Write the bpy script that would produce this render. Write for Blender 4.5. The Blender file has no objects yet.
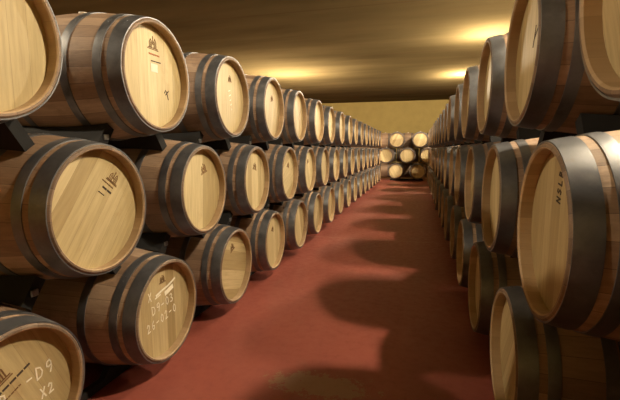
import bpy, bmesh, math, random
from mathutils import Vector, Matrix
random.seed(11)
GLOW = 4700.0
PI = math.pi
scene = bpy.context.scene
COL = scene.collection
D = bpy.data

# ------------------------------------------------------------------ measurements (metres, camera at the origin)
FLOOR = -1.36
CEIL = 2.6
XL, XR = -1.4068, 0.4087            # planes of the barrel fronts on both sides of the aisle
ZT, ZM, ZB = 0.4078, -0.2765, -0.952
L = 0.98; RC = 0.30; RBG = 0.357    # barrel length, chime radius, bilge radius

# ------------------------------------------------------------------ node helpers
def new_mat(name, rough=0.6, metal=0.0):
    m = D.materials.new(name); m.use_nodes = True
    nt = m.node_tree; b = nt.nodes['Principled BSDF']
    b.inputs['Roughness'].default_value = rough
    b.inputs['Metallic'].default_value = metal
    return m, nt, b
def node(nt, typ, **kw):
    n = nt.nodes.new(typ)
    for k, v in kw.items():
        if k.startswith('i_'):
            n.inputs[int(k[2:]) if k[2:].isdigit() else k[2:]].default_value = v
        else: setattr(n, k, v)
    return n
def math_n(nt, op, a, b=None, clamp=False):
    n = nt.nodes.new('ShaderNodeMath'); n.operation = op; n.use_clamp = clamp
    for i, v in enumerate((a, b)):
        if v is None: continue
        if isinstance(v, (int, float)): n.inputs[i].default_value = v
        else: nt.links.new(v, n.inputs[i])
    return n.outputs[0]
def mapping(nt, src, scale):
    n = nt.nodes.new('ShaderNodeMapping'); n.inputs['Scale'].default_value = scale
    nt.links.new(src, n.inputs['Vector']); return n.outputs[0]
def noise(nt, vec, scale, detail=4, rough=0.6, w=None):
    n = nt.nodes.new('ShaderNodeTexNoise'); n.inputs['Scale'].default_value = scale
    n.inputs['Detail'].default_value = detail; n.inputs['Roughness'].default_value = rough
    if w is not None:
        n.noise_dimensions = '4D'; nt.links.new(w, n.inputs['W'])
    nt.links.new(vec, n.inputs['Vector']); return n.outputs['Fac']
def ramp(nt, fac, stops):
    n = nt.nodes.new('ShaderNodeValToRGB'); e = n.color_ramp.elements
    while len(e) < len(stops): e.new(0.5)
    for el, (p, c) in zip(e, stops):
        el.position = p; el.color = (*c, 1) if len(c) == 3 else c
    nt.links.new(fac, n.inputs['Fac']); return n.outputs['Color']
def mixc(nt, fac, a, b, mode='MIX'):
    n = nt.nodes.new('ShaderNodeMix'); n.data_type = 'RGBA'; n.blend_type = mode
    for sock, v in ((n.inputs[0], fac), (n.inputs[6], a), (n.inputs[7], b)):
        if isinstance(v, (int, float)): sock.default_value = v
        elif isinstance(v, tuple): sock.default_value = (*v, 1)
        else: nt.links.new(v, sock)
    return n.outputs[2]
def bump(nt, h, strength, dist, bsdf):
    n = nt.nodes.new('ShaderNodeBump'); n.inputs['Strength'].default_value = strength
    n.inputs['Distance'].default_value = dist
    nt.links.new(h, n.inputs['Height']); nt.links.new(n.outputs[0], bsdf.inputs['Normal'])

# ------------------------------------------------------------------ materials
def mat_staves():
    m, nt, b = new_mat('oak_staves', 0.62)
    tc = node(nt, 'ShaderNodeTexCoord'); ob = tc.outputs['Object']
    oi = node(nt, 'ShaderNodeObjectInfo'); rnd = oi.outputs['Random']
    sx = node(nt, 'ShaderNodeSeparateXYZ'); nt.links.new(ob, sx.inputs[0])
    ang = math_n(nt, 'ARCTAN2', sx.outputs[2], sx.outputs[1])
    t = math_n(nt, 'MULTIPLY', math_n(nt, 'ADD', ang, PI), 27/(2*PI))
    fr = math_n(nt, 'FRACT', t); idx = math_n(nt, 'FLOOR', t)
    wn = node(nt, 'ShaderNodeTexWhiteNoise', noise_dimensions='2D')
    cb = node(nt, 'ShaderNodeCombineXYZ'); nt.links.new(idx, cb.inputs[0])
    nt.links.new(math_n(nt, 'MULTIPLY', rnd, 91.0), cb.inputs[1]); nt.links.new(cb.outputs[0], wn.inputs['Vector'])
    col = ramp(nt, wn.outputs['Value'], [(0, (0.25, 0.165, 0.108)), (0.5, (0.36, 0.245, 0.165)), (1, (0.50, 0.365, 0.26))])
    w = math_n(nt, 'MULTIPLY', rnd, 20.0)
    g = noise(nt, mapping(nt, ob, (3, 45, 45)), 1.6, 6, 0.65, w)
    col = mixc(nt, 0.6, col, ramp(nt, g, [(0.25, (0.45, 0.42, 0.4)), (0.7, (1.08, 1.05, 1.02))]), 'MULTIPLY')
    st = noise(nt, ob, 4.5, 5, 0.7, w)
    col = mixc(nt, ramp(nt, st, [(0.56, (0, 0, 0)), (0.72, (0.55, 0.55, 0.55))]), col, (0.12, 0.075, 0.05))
    d = math_n(nt, 'ABSOLUTE', math_n(nt, 'SUBTRACT', fr, 0.5))
    seam = math_n(nt, 'GREATER_THAN', d, 0.485)
    col = mixc(nt, math_n(nt, 'MULTIPLY', seam, 0.6), col, (0.06, 0.035, 0.02))
    rad2 = math_n(nt, 'SQRT', math_n(nt, 'ADD', math_n(nt, 'MULTIPLY', sx.outputs[1], sx.outputs[1]), math_n(nt, 'MULTIPLY', sx.outputs[2], sx.outputs[2])))
    inner = math_n(nt, 'LESS_THAN', rad2, 0.2835)
    col = mixc(nt, math_n(nt, 'MULTIPLY', inner, 0.6), col, (0.46, 0.33, 0.18))
    ed = math_n(nt, 'MULTIPLY', math_n(nt, 'GREATER_THAN', math_n(nt, 'ABSOLUTE', sx.outputs[0]), 0.485), math_n(nt, 'GREATER_THAN', rad2, 0.2835))
    col = mixc(nt, math_n(nt, 'MULTIPLY', ed, 0.55), col, (0.08, 0.055, 0.04))
    tint = ramp(nt, rnd, [(0, (0.82, 0.8, 0.8)), (1, (1.12, 1.1, 1.05))])
    col = mixc(nt, 1.0, col, tint, 'MULTIPLY')
    nt.links.new(col, b.inputs['Base Color'])
    bump(nt, math_n(nt, 'SUBTRACT', g, math_n(nt, 'MULTIPLY', seam, 1.2)), 0.35, 0.004, b)
    return m
def mat_head(tone=1.0, name='oak_head'):
    m, nt, b = new_mat(name, 0.55)
    tc = node(nt, 'ShaderNodeTexCoord'); ob = tc.outputs['Object']
    oi = node(nt, 'ShaderNodeObjectInfo'); rnd = oi.outputs['Random']
    sx = node(nt, 'ShaderNodeSeparateXYZ'); nt.links.new(ob, sx.inputs[0])
    t = math_n(nt, 'MULTIPLY', math_n(nt, 'ADD', sx.outputs[1], 0.43), 1/0.078)
    fr = math_n(nt, 'FRACT', t); idx = math_n(nt, 'FLOOR', t)
    wn = node(nt, 'ShaderNodeTexWhiteNoise', noise_dimensions='2D')
    cb = node(nt, 'ShaderNodeCombineXYZ'); nt.links.new(idx, cb.inputs[0])
    nt.links.new(math_n(nt, 'MULTIPLY', rnd, 57.0), cb.inputs[1]); nt.links.new(cb.outputs[0], wn.inputs['Vector'])
    k = tone
    col = ramp(nt, wn.outputs['Value'], [(0, (0.375*k, 0.285*k, 0.140*k)), (0.35, (0.50*k, 0.405*k, 0.220*k)), (1, (0.58*k, 0.480*k, 0.280*k))])
    w = math_n(nt, 'MULTIPLY', rnd, 33.0)
    g = noise(nt, mapping(nt, ob, (30, 55, 4)), 1.3, 6, 0.6, w)
    col = mixc(nt, 0.55, col, ramp(nt, g, [(0.3, (0.62, 0.56, 0.48)), (0.65, (1.05, 1.04, 1.0))]), 'MULTIPLY')
    st = noise(nt, mapping(nt, ob, (1, 1.6, 1)), 7.0, 5, 0.7, w)
    col = mixc(nt, ramp(nt, st, [(0.58, (0, 0, 0)), (0.75, (0.45, 0.45, 0.45))]), col, (0.36*k, 0.22*k, 0.09*k))
    d = math_n(nt, 'ABSOLUTE', math_n(nt, 'SUBTRACT', fr, 0.5))
    seam = math_n(nt, 'GREATER_THAN', d, 0.488)
    col = mixc(nt, math_n(nt, 'MULTIPLY', seam, 0.45), col, (0.15, 0.09, 0.04))
    tint = ramp(nt, rnd, [(0, (0.84, 0.80, 0.76)), (1, (1.14, 1.15, 1.15))])
    col = mixc(nt, 1.0, col, tint, 'MULTIPLY')
    nt.links.new(col, b.inputs['Base Color'])
    bump(nt, math_n(nt, 'SUBTRACT', g, seam), 0.2, 0.002, b)
    return m
def mat_hoop():
    m, nt, b = new_mat('galvanised_hoop_steel', 0.45, 0.75)
    tc = node(nt, 'ShaderNodeTexCoord'); ob = tc.outputs['Object']
    oi = node(nt, 'ShaderNodeObjectInfo')
    w = math_n(nt, 'MULTIPLY', oi.outputs['Random'], 15.0)
    n1 = noise(nt, ob, 9, 5, 0.65, w)
    col = ramp(nt, n1, [(0.3, (0.12, 0.125, 0.14)), (0.6, (0.20, 0.205, 0.22)), (0.8, (0.32, 0.32, 0.325))])
    n2 = noise(nt, ob, 22, 4, 0.7, w)
    col = mixc(nt, ramp(nt, n2, [(0.62, (0, 0, 0)), (0.78, (0.5, 0.5, 0.5))]), col, (0.17, 0.10, 0.06))
    nt.links.new(col, b.inputs['Base Color'])
    nt.links.new(ramp(nt, n1, [(0.3, (0.36,)*3), (0.75, (0.55,)*3)]), b.inputs['Roughness'])
    return m
def mat_plain(name, c, rough=0.6, metal=0.0, var=0.25, scale=12, bmp=0.1):
    m, nt, b = new_mat(name, rough, metal)
    tc = node(nt, 'ShaderNodeTexCoord')
    n = noise(nt, tc.outputs['Object'], scale, 5, 0.65)
    col = ramp(nt, n, [(0.25, tuple(x*(1-var) for x in c)), (0.75, tuple(min(1, x*(1+var)) for x in c))])
    nt.links.new(col, b.inputs['Base Color'])
    if bmp: bump(nt, n, bmp, 0.003, b)
    return m
def mat_floor():
    m, nt, b = new_mat('red_painted_concrete', 0.45)
    tc = node(nt, 'ShaderNodeTexCoord'); ob = tc.outputs['Object']
    n1 = noise(nt, ob, 1.1, 6, 0.6); n2 = noise(nt, ob, 14, 6, 0.7); n3 = noise(nt, mapping(nt, ob, (1, 0.5, 1)), 3.3, 6, 0.7)
    col = ramp(nt, n1, [(0.3, (0.245, 0.060, 0.043)), (0.7, (0.305, 0.080, 0.057))])
    col = mixc(nt, ramp(nt, n2, [(0.5, (0, 0, 0)), (0.75, (0.5, 0.5, 0.5))]), col, (0.192, 0.060, 0.044))
    col = mixc(nt, ramp(nt, n3, [(0.60, (0, 0, 0)), (0.72, (0.4, 0.4, 0.4))]), col, (0.240, 0.112, 0.080))
    # specks of dirt
    v = node(nt, 'ShaderNodeTexVoronoi', i_Scale=2.3); nt.links.new(ob, v.inputs['Vector'])
    col = mixc(nt, math_n(nt, 'MULTIPLY', math_n(nt, 'LESS_THAN', v.outputs['Distance'], 0.022), 0.8), col, (0.05, 0.025, 0.02))
    # worn patch of bare, greenish concrete in the middle of the aisle
    sx = node(nt, 'ShaderNodeSeparateXYZ'); nt.links.new(ob, sx.inputs[0])
    dx = math_n(nt, 'MULTIPLY', math_n(nt, 'ADD', sx.outputs[0], 0.50), 2.1)
    dy = math_n(nt, 'MULTIPLY', math_n(nt, 'SUBTRACT', sx.outputs[1], 2.12), 5.0)
    rr = math_n(nt, 'SQRT', math_n(nt, 'ADD', math_n(nt, 'MULTIPLY', dx, dx), math_n(nt, 'MULTIPLY', dy, dy)))
    patch = math_n(nt, 'SUBTRACT', 1.0, rr, True)
    n4 = noise(nt, ob, 20, 6, 0.75)
    pf = math_n(nt, 'MULTIPLY', math_n(nt, 'GREATER_THAN', math_n(nt, 'ADD', math_n(nt, 'MULTIPLY', patch, 0.5), n4), 0.72), 0.6)
    pf = math_n(nt, 'MULTIPLY', pf, math_n(nt, 'GREATER_THAN', patch, 0.0))
    col = mixc(nt, pf, col, (0.281, 0.204, 0.119))
    # joints sawn across the slab
    for yj in (6.02, 10.4, 14.8):
        dj = math_n(nt, 'ABSOLUTE', math_n(nt, 'SUBTRACT', sx.outputs[1], yj))
        col = mixc(nt, math_n(nt, 'MULTIPLY', math_n(nt, 'LESS_THAN', dj, 0.012), 0.6), col, (0.360, 0.192, 0.152))
    nt.links.new(col, b.inputs['Base Color'])
    nt.links.new(ramp(nt, n2, [(0.3, (0.38,)*3), (0.7, (0.6,)*3)]), b.inputs['Roughness'])
    bump(nt, n2, 0.08, 0.003, b)
    return m
def mat_ceiling():
    m, nt, b = new_mat('ochre_ceiling_paint', 0.8); b.inputs['Specular IOR Level'].default_value = 0.0
    tc = node(nt, 'ShaderNodeTexCoord'); ob = tc.outputs['Object']
    n1 = noise(nt, mapping(nt, ob, (0.3, 0.8, 1)), 0.45, 2, 0.5)
    n2 = noise(nt, mapping(nt, ob, (0.5, 1.6, 1)), 0.7, 2, 0.5)
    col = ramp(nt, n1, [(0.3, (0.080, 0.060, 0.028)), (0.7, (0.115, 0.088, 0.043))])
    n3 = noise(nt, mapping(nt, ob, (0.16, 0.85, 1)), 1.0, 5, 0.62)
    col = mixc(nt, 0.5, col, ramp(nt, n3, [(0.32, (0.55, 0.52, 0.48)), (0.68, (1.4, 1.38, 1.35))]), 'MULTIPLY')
    sx = node(nt, 'ShaderNodeSeparateXYZ'); nt.links.new(ob, sx.inputs[0])
    fr = math_n(nt, 'FRACT', math_n(nt, 'DIVIDE', math_n(nt, 'SUBTRACT', sx.outputs[1], 11.55), 3.9))
    line = math_n(nt, 'LESS_THAN', fr, 0.016)
    col = mixc(nt, math_n(nt, 'MULTIPLY', line, 0.6), col, (0.09, 0.06, 0.03))
    nt.links.new(col, b.inputs['Base Color'])
    bump(nt, math_n(nt, 'ADD', n2, n1), 0.35, 0.12, b)
    return m

M = dict(
    stave=mat_staves(), head=mat_head(), hoop=mat_hoop(),
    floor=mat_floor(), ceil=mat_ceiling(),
    wall=mat_plain('yellow_ochre_plaster', (0.315, 0.233, 0.072), 0.8, 0, 0.12, 2.5, 0.1),
    rack=mat_plain('dark_rack_steel', (0.006, 0.0055, 0.006), 0.9, 0.0, 0.3, 20, 0),
    cradle=mat_plain('zinc_plated_cradle', (0.30, 0.30, 0.31), 0.35, 0.8, 0.25, 30),
    bung=mat_plain('pale_bung_silicone', (0.55, 0.50, 0.42), 0.5, 0, 0.1, 20, 0),
    burn=mat_plain('burnt_brand_brown', (0.16, 0.075, 0.025), 0.8, 0, 0.3, 60, 0),
    redink=mat_plain('red_brown_ink', (0.40, 0.13, 0.05), 0.8, 0, 0.2, 60, 0),
    chalk=mat_plain('white_chalk', (0.86, 0.80, 0.66), 0.9, 0, 0.1, 90, 0),
    paper=mat_plain('cream_paper_label', (0.731, 0.697, 0.578), 0.8, 0, 0.06, 40, 0),
    ink=mat_plain('dark_ink', (0.05, 0.03, 0.02), 0.8, 0, 0.2, 60, 0),
    black=mat_plain('black_plastic', (0.02, 0.02, 0.02), 0.4, 0, 0.2, 20, 0),
)
def mat_glow(name, k):
    m, nt, b = new_mat(name, 0.3)
    b.inputs['Base Color'].default_value = (0.9, 0.85, 0.75, 1)
    b.inputs['Emission Color'].default_value = (1.0, 0.83, 0.58, 1)
    b.inputs['Emission Strength'].default_value = k
    return m

# ------------------------------------------------------------------ mesh helpers
def finish(name, bm, mat, parent=None, smooth=False):
    me = D.meshes.new(name)
    bmesh.ops.recalc_face_normals(bm, faces=bm.faces)
    bm.to_mesh(me); bm.free()
    if smooth:
        for p in me.polygons: p.use_smooth = True
        try: me.set_sharp_from_angle(angle=math.radians(35))
        except Exception: pass
    me.materials.append(mat)
    o = D.objects.new(name, me); COL.objects.link(o)
    if parent: o.parent = parent
    return o
def add_box(bm, c, s, rot=None):
    g = bmesh.ops.create_cube(bm, size=1.0)
    mt = Matrix.Translation(c) @ (rot or Matrix.Identity(4)) @ Matrix.Diagonal((*s, 1))
    bmesh.ops.transform(bm, matrix=mt, verts=g['verts'])
    return g['verts']
def revolve(bm, prof, n=64, close=True):
    """prof: list of (x, r) revolved about the X axis; closed loop when close"""
    rings = []
    for x, r in prof:
        rings.append([bm.verts.new((x, r*math.cos(2*PI*i/n), r*math.sin(2*PI*i/n))) for i in range(n)])
    m = len(rings)
    for k in range(m if close else m-1):
        a, b2 = rings[k], rings[(k+1) % m]
        for i in range(n):
            bm.faces.new((a[i], a[(i+1) % n], b2[(i+1) % n], b2[i]))
    return rings
def rad(x):
    """outer radius at x measured from the barrel's middle"""
    t = abs(2*x/L)
    return RBG - (RBG-RC)*t**1.9
def thing(name, label, cat, loc, rz=0, group=None):
    o = D.objects.new(name, None); COL.objects.link(o); o.empty_display_size = 0.1
    o.location = loc; o.rotation_euler = (0, 0, rz)
    o['label'] = label; o['category'] = cat
    if group: o['group'] = group
    return o

# ------------------------------------------------------------------ one barrel
H = L/2
RI = 0.277
def body_mesh():
    bm = bmesh.new()
    xs = [-H + i*L/24 for i in range(25)]
    prof = [(x, rad(x)) for x in xs]
    prof = [(-H+0.004, RC-0.004)] + [(-H+0.012, rad(-H+0.012))] + prof[1:-1] + [(H-0.012, rad(H-0.012)), (H-0.004, RC-0.003)]
    prof += [(H, RC-0.008), (H, RI+0.006), (H-0.006, RI+0.001), (H-0.075, RI+0.003)]
    prof += [(-H+0.075, RI+0.003), (-H+0.006, RI+0.001), (-H, RI+0.006), (-H, RC-0.008)]
    revolve(bm, prof, 72)
    return finish('stave_body', bm, M['stave'], smooth=True)
def head_mesh(sgn):
    bm = bmesh.new()
    x0 = sgn*(H-0.050); x1 = sgn*(H-0.070)
    R = RI+0.002
    n = 64
    f = [bm.verts.new((x0, R*math.cos(2*PI*i/n), R*math.sin(2*PI*i/n))) for i in range(n)]
    g = [bm.verts.new((x1, R*math.cos(2*PI*i/n), R*math.sin(2*PI*i/n))) for i in range(n)]
    bm.faces.new(f); bm.faces.new(g[::-1])
    for i in range(n): bm.faces.new((f[i], f[(i+1) % n], g[(i+1) % n], g[i]))
    return finish('head', bm, M['head'])
def hoop_mesh(a, b):
    """steel band from a to b (distance from the middle), following the taper, with a rivet lap"""
    bm = bmesh.new()
    th = 0.0045
    prof = [(a, rad(a)-0.001), (a, rad(a)+th), ((a+b)/2, rad((a+b)/2)+th+0.0008), (b, rad(b)+th), (b, rad(b)-0.001)]
    revolve(bm, prof, 72)
    # overlap of the band ends and two rivets
    m = (a+b)/2
    for k in (-1, 1):
        ang = 2.3 + k*0.045
        r = rad(m)+th+0.001
        g = bmesh.ops.create_uvsphere(bm, u_segments=8, v_segments=5, radius=0.0035)
        bmesh.ops.translate(bm, verts=g['verts'], vec=(m, r*math.cos(ang), r*math.sin(ang)))
    return finish('hoop', bm, M['hoop'], smooth=True)
def bung_mesh():
    bm = bmesh.new()
    g = bmesh.ops.create_cone(bm, cap_ends=True, segments=20, radius1=0.030, radius2=0.026, depth=0.03)
    bmesh.ops.translate(bm, verts=g['verts'], vec=(0, 0, RBG+0.008))
    return finish('bung', bm, M['bung'])

def make_barrel():
    t = thing('wine_barrel', 'oak barrel', 'barrel', (0, 0, 0))
    parts = [body_mesh(), head_mesh(1), head_mesh(-1)]
    for s in (1, -1):
        for a, b in ((H-0.076, H-0.005), (H-0.150, H-0.106), (H-0.335, H-0.290)):
            parts.append(hoop_mesh(s*a, s*b))
    parts.append(bung_mesh())
    for p in parts:
        p.parent = t; p.location = (0, 0, RBG)
    return t
proto = make_barrel()
proto_used = False
def place_barrel(x, y, z, rz, roll, label, group):
    """x, y, z is the middle of the barrel's axis"""
    global proto_used
    if not proto_used:
        t = proto; proto_used = True; kids = list(t.children)
    else:
        t = proto.copy(); COL.objects.link(t); kids = []
        for ch in proto.children:
            if ch.name.split('.')[0] not in ('stave_body', 'head', 'hoop', 'bung'): continue
            c = ch.copy(); COL.objects.link(c); c.parent = t; kids.append(c)
    t.location = (x, y, z-RBG); t.rotation_euler = (0, 0, rz)
    for c in kids:
        if c.name.split('.')[0] != 'bung': c.rotation_euler = (roll, 0, 0)
        else: c.rotation_euler = (0.0, 0, 0)
    t['label'] = label; t['category'] = 'barrel'; t['group'] = group
    front = [c for c in kids if c.name.split('.')[0] == 'head'][0]
    return t, front

ORD = ['nearest', 'second', 'third', 'fourth', 'fifth', 'sixth', 'seventh', 'eighth', 'ninth', 'tenth', 'eleventh', 'twelfth',
       'thirteenth', 'fourteenth', 'fifteenth', 'sixteenth', 'seventeenth', 'eighteenth']
TIER = {2: 'top', 1: 'middle', 0: 'bottom'}
ZR = {2: ZT, 1: ZM, 0: ZB}
SPECIAL = {
    ('L', 2, 0): 'barrel with bare pale head cut off by the left edge, top tier',
    ('L', 2, 1): 'largest complete top-tier barrel at left, castle stamp and cream paper label on head',
    ('L', 2, 2): 'top-tier barrel with bright yellow head just right of the one with paper label',
    ('L', 1, 0): 'large middle-tier barrel at left edge, tilted dark brand stamp on golden diagonal planks',
    ('L', 1, 1): 'middle-tier barrel under the gap right of the paper-labelled barrel, small dark scribble',
    ('L', 0, 0): 'bottom left corner barrel, chalk D9 and dark stamp on shaded brown head',
    ('L', 0, 1): 'bottom-tier barrel with three lines of chalk writing, stamp above, ending 26-02-0',
    ('R', 2, 0): 'barrel cut off at top right corner, tan head in dark rim',
    ('R', 2, 1): 'big top-tier barrel at right with reddish tan head and dark ink slashes',
    ('R', 1, 0): 'big middle-tier barrel at right edge, handwriting on head, whitish lit top hoops',
    ('R', 1, 1): 'middle-tier right barrel with lit pale staves, directly behind the handwritten one',
    ('R', 1, -1): 'middle-tier right barrel just outside the right edge, nearest the camera',
    ('R', 0, -1): 'dark barrel mostly cut off at the bottom right corner',
    ('R', 0, 0): 'bottom-tier barrel at lower right with tan head seen edge-on beside the red floor',
}
heads = {}
NROW = 17
SL, SR = 0.9464, 0.9697
YL = {0: 1.0694, 1: 1.547, 2: 1.0767}
YR = {0: 1.9486, 1: 1.5097, 2: 0.9937}
for side in 'LR':
    for row in (2, 1, 0):
        y0, s = (YL[row], SL) if side == 'L' else (YR[row], SR)
        idxs = list(range(-1 if side == 'R' else 0, 40))
        idxs = [i for i in idxs if 0.3 < y0+i*s < 16.6]
        n = len(idxs)
        sn = 'left' if side == 'L' else 'right'
        for k, i in enumerate(idxs):
            y = y0+i*s
            if (side, row, i) in SPECIAL: lab = SPECIAL[(side, row, i)]
            elif k < n-7: lab = f'oak barrel, {ORD[k]} from the camera in the {TIER[row]} tier of the {sn} stack'
            elif k == n-1: lab = f'last oak barrel before the end wall in the {TIER[row]} tier, {sn} stack'
            else: lab = f'oak barrel, {ORD[n-1-k]} from the far end of the {TIER[row]} tier, {sn} stack'
            jx = random.uniform(-0.012, 0.012) if i > 2 else 0
            roll = random.choice((0, 0.15, -0.2, 0.4, -0.6, 1.2, 2.0, 2.8))+random.uniform(-.1, .1)
            if (side, row, i) == ('L', 1, 0): roll = -0.66
            if (side, row, i) in (('L', 2, 1), ('L', 0, 1), ('L', 2, 0), ('L', 2, 2)): roll = 0.0
            if (side, row, i) == ('L', 0, 0): roll = 0.42
            if (side, row, i) in (('R', 1, 0), ('R', 2, 1)): roll = 0.0
            x = (XL-H) if side == 'L' else (XR+H)
            t, fr = place_barrel(x+jx, y, ZR[row], 0 if side == 'L' else PI, roll, lab,
                                 f'{TIER[row]} tier barrels of the {sn} stack')
            heads[(side, row, i)] = fr

# second row, back to back with the left stack; lower tiers only, added to block light in the gaps
for row in (1, 0):
    for i in range(7):
        place_barrel(XL-H-L-0.06, YL[row]+i*SL, ZR[row], PI, 0.5*i,
                     f'dark barrel of the added row behind the left stack, {TIER[row]} tier, {ORD[i]} from the camera', 'added second row behind the left stack')
# ------------------------------------------------------------------ barrels standing across the end of the aisle
YE = 17.8
ZE = (-0.942, -0.262, 0.408)
END = [(-0.875, ZE[2], 'upper left barrel with cream head in the stack at the aisle end'),
       (0.105, ZE[2], 'upper right barrel with brown-pink head in the stack at the aisle end'),
       (-1.33, ZE[1], 'left barrel of the middle tier in the stack at the aisle end'),
       (-0.42, ZE[1], 'central barrel of the middle tier in the stack at the aisle end'),
       (0.44, ZE[1], 'right barrel of middle tier at the aisle end, half hidden by right stack'),
       (-0.89, ZE[0], 'lower left barrel with cream head in the stack at the aisle end'),
       (0.03, ZE[0], 'lower right barrel with brownish head in the stack at the aisle end')]
for x, z, lab in END:
    t, fr = place_barrel(x, YE+H, z, -PI/2, random.uniform(-1, 1), lab, 'barrels stacked across the end of the aisle')

for z, dy, tn in ((ZE[0], 0.0, 'bottom'), (ZE[1], 0.26, 'middle'), (ZE[2], 0.0, 'top')):
    for x, pn in ((-1.47, 'left'), (-0.44, 'centre'), (0.59, 'right')):
        place_barrel(x, YE+1.46+dy, z, 0, 0.3, f'dark side of barrel lying crosswise behind the end stack, {tn} tier, {pn}', 'crosswise barrels behind the end stack')
# ------------------------------------------------------------------ racks: two rails per tier with a cradle for each barrel
def prism_arc(bm, yc, zc, r, z0, x0, x1, half):
    """a cradle: block with a hollow of radius r about (yc, zc), standing on z0"""
    n = 8; top = []
    for i in range(n+1):
        y = -half + 2*half*i/n
        top.append((yc+y, zc-math.sqrt(max(r*r-y*y, 0.0))))
    ring = [(yc-half, z0)] + top + [(yc+half, z0)]
    a = [bm.verts.new((x0, y, z)) for y, z in ring]; b = [bm.verts.new((x1, y, z)) for y, z in ring]
    bm.faces.new(a); bm.faces.new(b[::-1])
    for i in range(len(ring)):
        j = (i+1) % len(ring)
        bm.faces.new((a[i], a[j], b[j], b[i]))
def box_obj(name, mat, parent, c, s, bev=0.004):
    bm = bmesh.new(); add_box(bm, c, s)
    if bev: bmesh.ops.bevel(bm, geom=bm.edges[:], offset=bev, segments=1, affect='EDGES')
    return finish(name, bm, mat, parent)
AX = H-0.135                       # rail position from the barrel's middle, beside the second hoop
def saddle(bm, y, z0, zc, xa, xb, q, rr):
    """curved wedge on one side (q) of a barrel whose axis is at height zc; stands on z0"""
    n = 7; top = []
    for i in range(n+1):
        a = q*(0.22+0.30*i/n)
        top.append((y+rr*math.sin(a), zc-rr*math.cos(a)))
    ring = [(top[0][0], z0)] + top + [(top[-1][0]+q*0.045, z0)]
    A = [bm.verts.new((xa, yy, zz)) for yy, zz in ring]; Bv = [bm.verts.new((xb, yy, zz)) for yy, zz in ring]
    bm.faces.new(A); bm.faces.new(Bv[::-1])
    for i in range(len(ring)):
        j = (i+1) % len(ring)
        bm.faces.new((A[i], A[j], Bv[j], Bv[i]))
def rack(cx, cyy, rz, us, sep, zc, zbelow, label, group):
    AX = H-0.32 if zbelow is None else H-0.075
    """us: barrel positions along the rack (local y); the upper barrels are carried clear of the lower ones"""
    rr = rad(AX-0.034)+0.0095
    if zbelow is None: z0 = FLOOR; zt = zc-rr-0.002
    else:
        # the lower barrels top out at zbelow+rr; the thin rail lies in between
        z0 = zbelow+rr; zt = max(z0+0.006, zc-rr-0.002)
    t = thing('barrel_rack', label, 'rack', (cx, cyy, z0), rz, group)
    zt -= z0
    for sg in (1, -1):
        box_obj('rail', M['rack'], t, (sg*AX, (us[0]+us[-1])/2, zt/2), (0.04, us[-1]-us[0]+0.5, zt-0.001), 0.001)
    for u in us:
        for sg in (1, -1):
            if sg == -1 and u+cyy > 6: continue
            for q in (-1, 1):
                bm = bmesh.new()
                saddle(bm, u, zt-0.0005, zc-z0, sg*AX-0.02, sg*AX+0.02, q, rr+0.001)
                finish('wedge', bm, M['cradle'] if (q == 1 and sg == -1) else M['rack'], t)
    return t
def chock(name, label, group, x, rz, lo, hi, sgn):
    """dark bar lying in the valley between a lower barrel (lo) and an upper one (hi), given as (y, z) of their axes"""
    a = Vector((0, lo[0], lo[1])); b = Vector((0, hi[0], hi[1]))
    d = b-a; dist = d.length; u = d.normalized(); v = Vector((0, -u.z, u.y))
    mid = (a+b)/2
    bm = bmesh.new(); rings = []
    n = 6
    for k in range(13):
        xx = -0.31+0.62*k/12
        rr = rad(max(0, abs(xx)-0.035))+0.0085
        wdt = 0.028
        lower = []; upper = []
        for q in range(n+1):
            t = -wdt+2*wdt*q/n
            h = math.sqrt(rr*rr-t*t)
            lower.append(bm.verts.new(Vector((xx, 0, 0))+u*(h-dist/2)+v*t))
            upper.append(bm.verts.new(Vector((xx, 0, 0))+u*(dist/2-h)+v*t))
        rings.append(lower+upper[::-1])
    for p, q in zip(rings[:-1], rings[1:]):
        for i in range(len(p)):
            j2 = (i+1) % len(p)
            bm.faces.new((p[i], p[j2], q[j2], q[i]))
    bm.faces.new(rings[0]); bm.faces.new(rings[-1][::-1])
    o = finish(name, bm, M['rack'])
    o.location = (x, mid.y, mid.z); o['label'] = label; o['category'] = 'support'; o['group'] = group
    return o
for side in 'LR':
    sn = 'left' if side == 'L' else 'right'
    s_ = SL if side == 'L' else SR
    Y = YL if side == 'L' else YR
    cx = XL-H if side == 'L' else XR+H
    cols = {r: [Y[r]+i*s_ for i in range(-1, 40) if 0.3 < Y[r]+i*s_ < 16.6 and not (side == 'L' and i < 0)] for r in (0, 1, 2)}
    u0 = cols[0]
    if side == 'L': rack(cx, 0, 0, u0, s_, ZB, None, 'long dark rack rails on the floor under the bottom tier of the left stack', 'floor racks')
    else: rack(cx, 0, PI, [-y for y in u0][::-1], s_, ZB, None, 'long dark rack rails on the floor under the bottom tier of the right stack', 'floor racks')
    for row in (1, 2):
        for k, yh in enumerate(cols[row]):
            if k > 9: break
            for yl in cols[row-1]:
                if abs(yl-yh) < 0.7*s_:
                    sg = 'nearer' if yl < yh else 'farther'
                    o = chock('support_bar', f'dark support bar under the {ORD[k]} {TIER[row]}-tier barrel of the {sn} stack, {sg} side',
                              f'support bars under the {TIER[row]} tier of the {sn} stack', cx, 0, (yl, ZR[row-1]), (yh, ZR[row]), 1)
                    if side == 'L' and k < 5 and sg == 'nearer':
                        bm = bmesh.new(); add_box(bm, (0.3145, 0, 0), (0.009, 0.035, 0.03)); bmesh.ops.bevel(bm, geom=bm.edges[:], offset=0.003, segments=1, affect='EDGES')
                        c = finish('end_clip', bm, M['cradle'], o); c['label'] = 'shiny zinc end clip'
rack(XL-H-L-0.06, 0, 0, [YL[0]+i*SL for i in range(7)], SL, ZB, None, 'dark rack rails on the floor under the added second row behind the left stack', 'floor racks')
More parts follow.
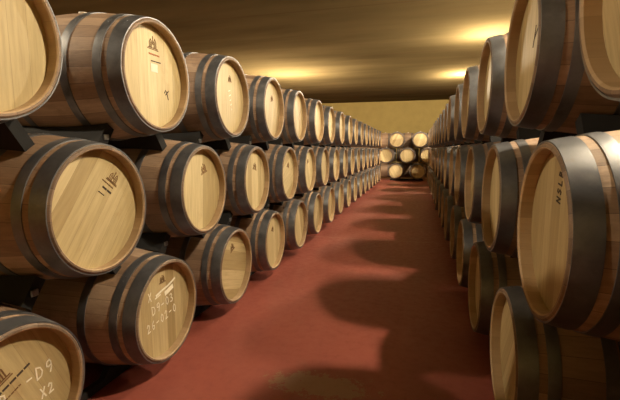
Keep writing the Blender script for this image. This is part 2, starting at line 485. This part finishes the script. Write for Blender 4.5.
xs = [e[0]+0.42 for e in END if abs(e[1]-ZE[0]) < 0.01]
rack(-0.42, YE+H, -PI/2, sorted(-v for v in xs)[::1] if False else sorted(xs), 0.9, ZE[0], None, 'dark rack rails on the floor under the stack across the aisle end', 'floor racks of the end stack')

# ------------------------------------------------------------------ stamps, labels and chalk writing on the heads
XH = H-0.050
def stroke(bm, pts, w, x):
    """thin flat stroke on the head plane; pts are (right, up)"""
    th = 0.0016
    for (a, b), (c, d) in zip(pts[:-1], pts[1:]):
        v = Vector((c-a, d-b)); l = v.length
        if l < 1e-6: continue
        ang = math.atan2(d-b, c-a)
        add_box(bm, (x+th/2, (a+c)/2, (b+d)/2), (th, l+w*0.6, w), Matrix.Rotation(ang, 4, 'X'))
GL = {
    'D': [[(0, 0), (0, 1), (.45, .85), (.6, .5), (.45, .12), (0, 0)]],
    '9': [[(.55, .6), (.3, .45), (.05, .6), (.1, .9), (.4, 1), (.55, .8), (.55, .4), (.35, 0)]],
    '4': [[(.35, 1), (0, .4), (.6, .4)], [(.45, .7), (.42, 0)]],
    '-': [[(0, .45), (.5, .5)]],
    '0': [[(.3, 1), (.05, .75), (.05, .25), (.3, 0), (.55, .25), (.55, .75), (.3, 1)]],
    '3': [[(0, .9), (.35, 1), (.5, .75), (.2, .52), (.55, .3), (.35, 0), (0, .1)]],
    '2': [[(0, .75), (.2, 1), (.5, .85), (.4, .5), (0, 0), (.6, .05)]],
    '6': [[(.5, 1), (.15, .7), (.03, .3), (.25, 0), (.5, .15), (.5, .4), (.25, .5), (.05, .3)]],
    '1': [[(.1, .8), (.3, 1), (.3, 0)]],
    'X': [[(0, 0), (.6, 1)], [(0, 1), (.6, 0)]],
    'R': [[(0, 0), (.05, 1), (.45, .9), (.45, .6), (.05, .5), (.6, 0)]],
    'N': [[(0, 0), (.05, 1), (.5, 0), (.55, 1)]],
    'L': [[(0.05, 1), (0, 0), (.5, .05)]],
    'S': [[(.5, .9), (.2, 1), (.05, .75), (.45, .4), (.3, 0), (0, .1)]],
    'b': [[(.05, 1), (0, 0), (.4, .05), (.45, .4), (.03, .5)]],
}
def writing(head, text, r0, u0, size, w, mat, rot=0.0, name='chalk_writing', counter=True):
    bm = bmesh.new()
    roll = head.rotation_euler.x if counter else 0
    x = 0.0
    for ch in text:
        if ch == ' ': x += 0.5*size; continue
        for st in GL[ch]:
            pts = []
            for a, b in st:
                p = Vector((x+a*size*0.8+random.uniform(-.02, .02)*size, b*size+random.uniform(-.02, .02)*size))
                c, s = math.cos(rot), math.sin(rot)
                p = Vector((r0+c*p.x-s*p.y, u0+s*p.x+c*p.y))
                c, s = math.cos(-roll), math.sin(-roll)
                pts.append((c*p.x-s*p.y, s*p.x+c*p.y))
            stroke(bm, pts, w, XH)
        x += 0.85*size
    return finish(name, bm, mat, head)
def castle_stamp(head, r0, u0, s, rot=0.0):
    """burnt-in mark: a small towered house over a line of lettering"""
    bm = bmesh.new()
    def R(p):
        c, q = math.cos(rot), math.sin(rot); return (r0+s*(c*p[0]-q*p[1]), u0+s*(q*p[0]+c*p[1]))
    sets = [[(-1, 0), (1, 0)], [(-.7, 0), (-.7, .7), (-.45, 1.1), (-.2, .7), (-.2, 0)], [(-.2, .5), (.25, .5)],
            [(.25, 0), (.25, .8), (.45, 1.25), (.7, .8), (.7, 0)], [(0, .5), (0, 1.5), (.1, 1.3)], [(-.45, 0), (-.45, .7)], [(.47, 0), (.47, .8)],
            [(-1.1, -.18), (1.1, -.18)]]
    for st in sets: stroke(bm, [R(p) for p in st], 0.10*s, XH)
    return finish('brand_stamp', bm, M['burn'], head)
def dashes(head, r0, u0, s, n, mat, rot=0.0, name='stamped_line'):
    bm = bmesh.new()
    x = 0
    for k in range(n):
        l = s*random.choice((.5, .8, 1.1))
        c, q = math.cos(rot), math.sin(rot)
        stroke(bm, [(r0+c*x, u0+q*x), (r0+c*(x+l), u0+q*(x+l))], s*0.42, XH)
        x += l+s*0.5
    return finish(name, bm, mat, head)
hd = heads[('L', 2, 1)]
castle_stamp(hd, 0.015, 0.16, 0.042)
dashes(hd, -0.02, 0.125, 0.020, 4, M['redink'])
dashes(hd, -0.005, 0.088, 0.014, 5, M['ink'], 0.02)
bm = bmesh.new(); add_box(bm, (XH+0.0008, 0.018, 0.052), (0.0016, 0.062, 0.045)); o = finish('paper_label', bm, M['paper'], hd); o['label'] = 'cream paper label'
bm = bmesh.new()
for a, b in (((.115, -.085), (.145, -.06)), ((.125, -.065), (.14, -.11)), ((.105, -.075), (.118, -.058))): stroke(bm, [a, b], 0.006, XH)
finish('ink_scribble', bm, M['ink'], hd)
hd = heads[('L', 1, 0)]
castle_stamp(hd, 0.015, 0.165, 0.036); dashes(hd, -0.04, 0.14, 0.013, 5, M['burn']); dashes(hd, -0.02, 0.112, 0.022, 2, M['ink']); dashes(hd, -0.03, 0.08, 0.010, 3, M['ink'])
hd = heads[('L', 0, 1)]
castle_stamp(hd, 0.005, 0.165, 0.028)
writing(hd, 'X', -0.13, 0.085, 0.05, 0.005, M['chalk'])
bm = bmesh.new(); stroke(bm, [(-.06, .10), (.0, .115), (.06, .125), (.13, .15)], .012, XH); stroke(bm, [(.03, .085), (.10, .105)], .028, XH)
stroke(bm, [(-.07, .085), (-.02, .095)], .008, XH)
finish('chalk_smudge', bm, M['chalk'], hd)
writing(hd, 'D9-03', -0.10, -0.005, 0.052, 0.005, M['chalk'], 0.10)
writing(hd, '26-02-0', -0.15, -0.095, 0.05, 0.005, M['chalk'], 0.12)
hd = heads[('L', 0, 0)]
castle_stamp(hd, 0.005, 0.105, 0.05, 0.0); dashes(hd, -0.08, 0.07, 0.02, 8, M['ink']); dashes(hd, -0.08, 0.03, 0.012, 11, M['burn'])
writing(hd, '-D9', 0.07, 0.025, 0.052, 0.006, M['chalk'], 0.08)
writing(hd, 'R', -0.035, 0.0, 0.05, 0.006, M['chalk'], 0.1)
writing(hd, 'X2', 0.125, -0.06, 0.042, 0.006, M['chalk'], 0.1)
hd = heads[('R', 1, 0)]
writing(hd, 'NSLRb', 0.035, 0.10, 0.034, 0.005, M['ink'], 1.45, 'ink_writing')
hd = heads[('R', 2, 1)]
bm = bmesh.new()
for a, b in (((.10, .20), (.16, .14)), ((.12, .16), (.15, .23)), ((.03, .05), (.14, .12)), ((.05, .10), (.02, .02))): stroke(bm, [a, b], .006, XH)
finish('ink_scribble', bm, M['ink'], hd)
# small brands on the nearer left heads
for key, r0, u0, s in ((('L', 2, 2), 0.03, 0.13, 0.022), (('L', 1, 1), 0.06, 0.12, 0.03), (('L', 1, 2), 0.03, 0.10, 0.03), (('L', 0, 2), 0.01, 0.13, 0.028),
                       (('L', 0, 3), 0.02, 0.10, 0.026), (('L', 2, 3), 0.04, 0.09, 0.026), (('L', 1, 3), 0.05, 0.08, 0.028), (('L', 1, 4), 0.02, 0.1, 0.026)):
    hd = heads[key]; roll = hd.rotation_euler.x
    c, q = math.cos(-roll), math.sin(-roll)
    castle_stamp(hd, c*r0-q*u0, q*r0+c*u0, s*1.35, -roll+random.uniform(-.6, .6))
hd = heads[('L', 2, 2)]
bm = bmesh.new()
for k in range(5): stroke(bm, [(.0+.012*k, .05-.035*k), (.03+.005*k, .06-.035*k)], .007, XH)
finish('chalk_smudge', bm, M['chalk'], hd)

# ------------------------------------------------------------------ the hall
def struct(name, c, s, mat):
    o = box_obj(name, mat, None, (0, 0, 0), s, 0); o.location = c; o['kind'] = 'structure'; return o
Y0, Y1 = -4.0, 22.7
XA, XB = -8.0, 6.0
cxm, cym = (XA+XB)/2, (Y0+Y1)/2
def slab(name, z, th, mat, div=1):
    bm = bmesh.new(); add_box(bm, (cxm, cym, z+th/2), (XB-XA+0.4, Y1-Y0+0.4, abs(th)))
    o = finish(name, bm, mat); o['kind'] = 'structure'; return o
slab('floor', FLOOR, -0.2, M['floor'])
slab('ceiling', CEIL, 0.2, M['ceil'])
struct('wall_back', (cxm, Y1+0.1, (FLOOR+CEIL)/2), (XB-XA+0.4, 0.2, CEIL-FLOOR), M['wall'])
struct('wall_front', (cxm, Y0-0.1, (FLOOR+CEIL)/2), (XB-XA+0.4, 0.2, CEIL-FLOOR), M['wall'])
struct('wall_left', (XA-0.1, cym, (FLOOR+CEIL)/2), (0.2, Y1-Y0, CEIL-FLOOR), M['wall'])
struct('wall_right', (XB+0.1, cym, (FLOOR+CEIL)/2), (0.2, Y1-Y0, CEIL-FLOOR), M['wall'])

# ------------------------------------------------------------------ lamps on masts
M['glow'] = mat_glow('lamp_glow', GLOW); M['glow_near'] = mat_glow('lamp_glow_near', GLOW*0.7); M['glow_mid'] = mat_glow('lamp_glow_mid', GLOW*0.7); M['glow_side'] = mat_glow('lamp_glow_side', GLOW*2.0); M['glow_far'] = mat_glow('lamp_glow_far', GLOW*1.3)
def lamp(x, y, z0, z, glow, label, group, foot=0.10):
    t = thing('mast_lamp', label, 'lamp', (x, y, z0), 0, group)
    h = z-z0
    def cyl(name, r1, r2, za, zb, seg, mat):
        bm = bmesh.new(); g = bmesh.ops.create_cone(bm, cap_ends=True, segments=seg, radius1=r1, radius2=r2, depth=zb-za)
        bmesh.ops.translate(bm, verts=g['verts'], vec=(0, 0, (za+zb)/2)); return finish(name, bm, mat, t, smooth=True)
    cyl('foot', foot, foot*0.8, 0, 0.02, 24, M['black'])
    cyl('mast', 0.010, 0.010, 0.02, h-0.11, 12, M['black'])
    cyl('socket', 0.022, 0.032, h-0.11, h-0.06, 16, M['black'])
    bm = bmesh.new(); g = bmesh.ops.create_uvsphere(bm, u_segments=16, v_segments=10, radius=0.065)
    bmesh.ops.translate(bm, verts=g['verts'], vec=(0, 0, h)); finish('bulb', bm, glow, t, smooth=True)
    return t
for k, (y, z, g) in enumerate(((2.2, 2.38, 'glow'), (6.3, 2.05, 'glow_mid'), (10.15, 1.92, 'glow_mid'), (15.2, 2.12, 'glow_far'))):
    lamp(1.5, y, FLOOR, z, M[g], f'bulb lamp on tall floor mast behind the right stack, {ORD[k]} from the camera', 'lamps behind the right stack', 0.09)
for k, (y, z, g) in enumerate(((0.7, 2.45, 'glow_near'), (13.6, 1.25, 'glow_side'))):
    lamp(-4.4, y, FLOOR, z, M[g], f'bulb lamp on tall floor mast behind the left stack, {ORD[k]} from the camera', 'lamps behind the left stack', 0.2)

# ------------------------------------------------------------------ camera
F = 400.83; yaw, pit, rol = -0.2602, -0.1251, -0.0012
cam = D.cameras.new('camera'); co = D.objects.new('camera', cam); COL.objects.link(co)
cam.sensor_fit = 'HORIZONTAL'; cam.sensor_width = 36.0; cam.lens = F*36.0/620.0
cam.clip_start = 0.02; cam.clip_end = 100
cy, sy, cp, sp = math.cos(yaw), math.sin(yaw), math.cos(pit), math.sin(pit)
fw = Vector((sy*cp, cy*cp, sp)); rt = Vector((cy, -sy, 0)); up = rt.cross(fw)
c, s = math.cos(rol), math.sin(rol); rt, up = c*rt+s*up, -s*rt+c*up
mt = Matrix((rt, up, -fw)).transposed().to_4x4()
co.matrix_world = mt
scene.camera = co

# ------------------------------------------------------------------ world and colour
w = D.worlds.new('world'); scene.world = w; w.use_nodes = True
w.node_tree.nodes['Background'].inputs[0].default_value = (0.02, 0.018, 0.015, 1)
vs = scene.view_settings
vs.view_transform = 'Standard'; vs.look = 'None'; vs.gamma = 1.0; vs.use_curve_mapping = False
vs.exposure = 0.0
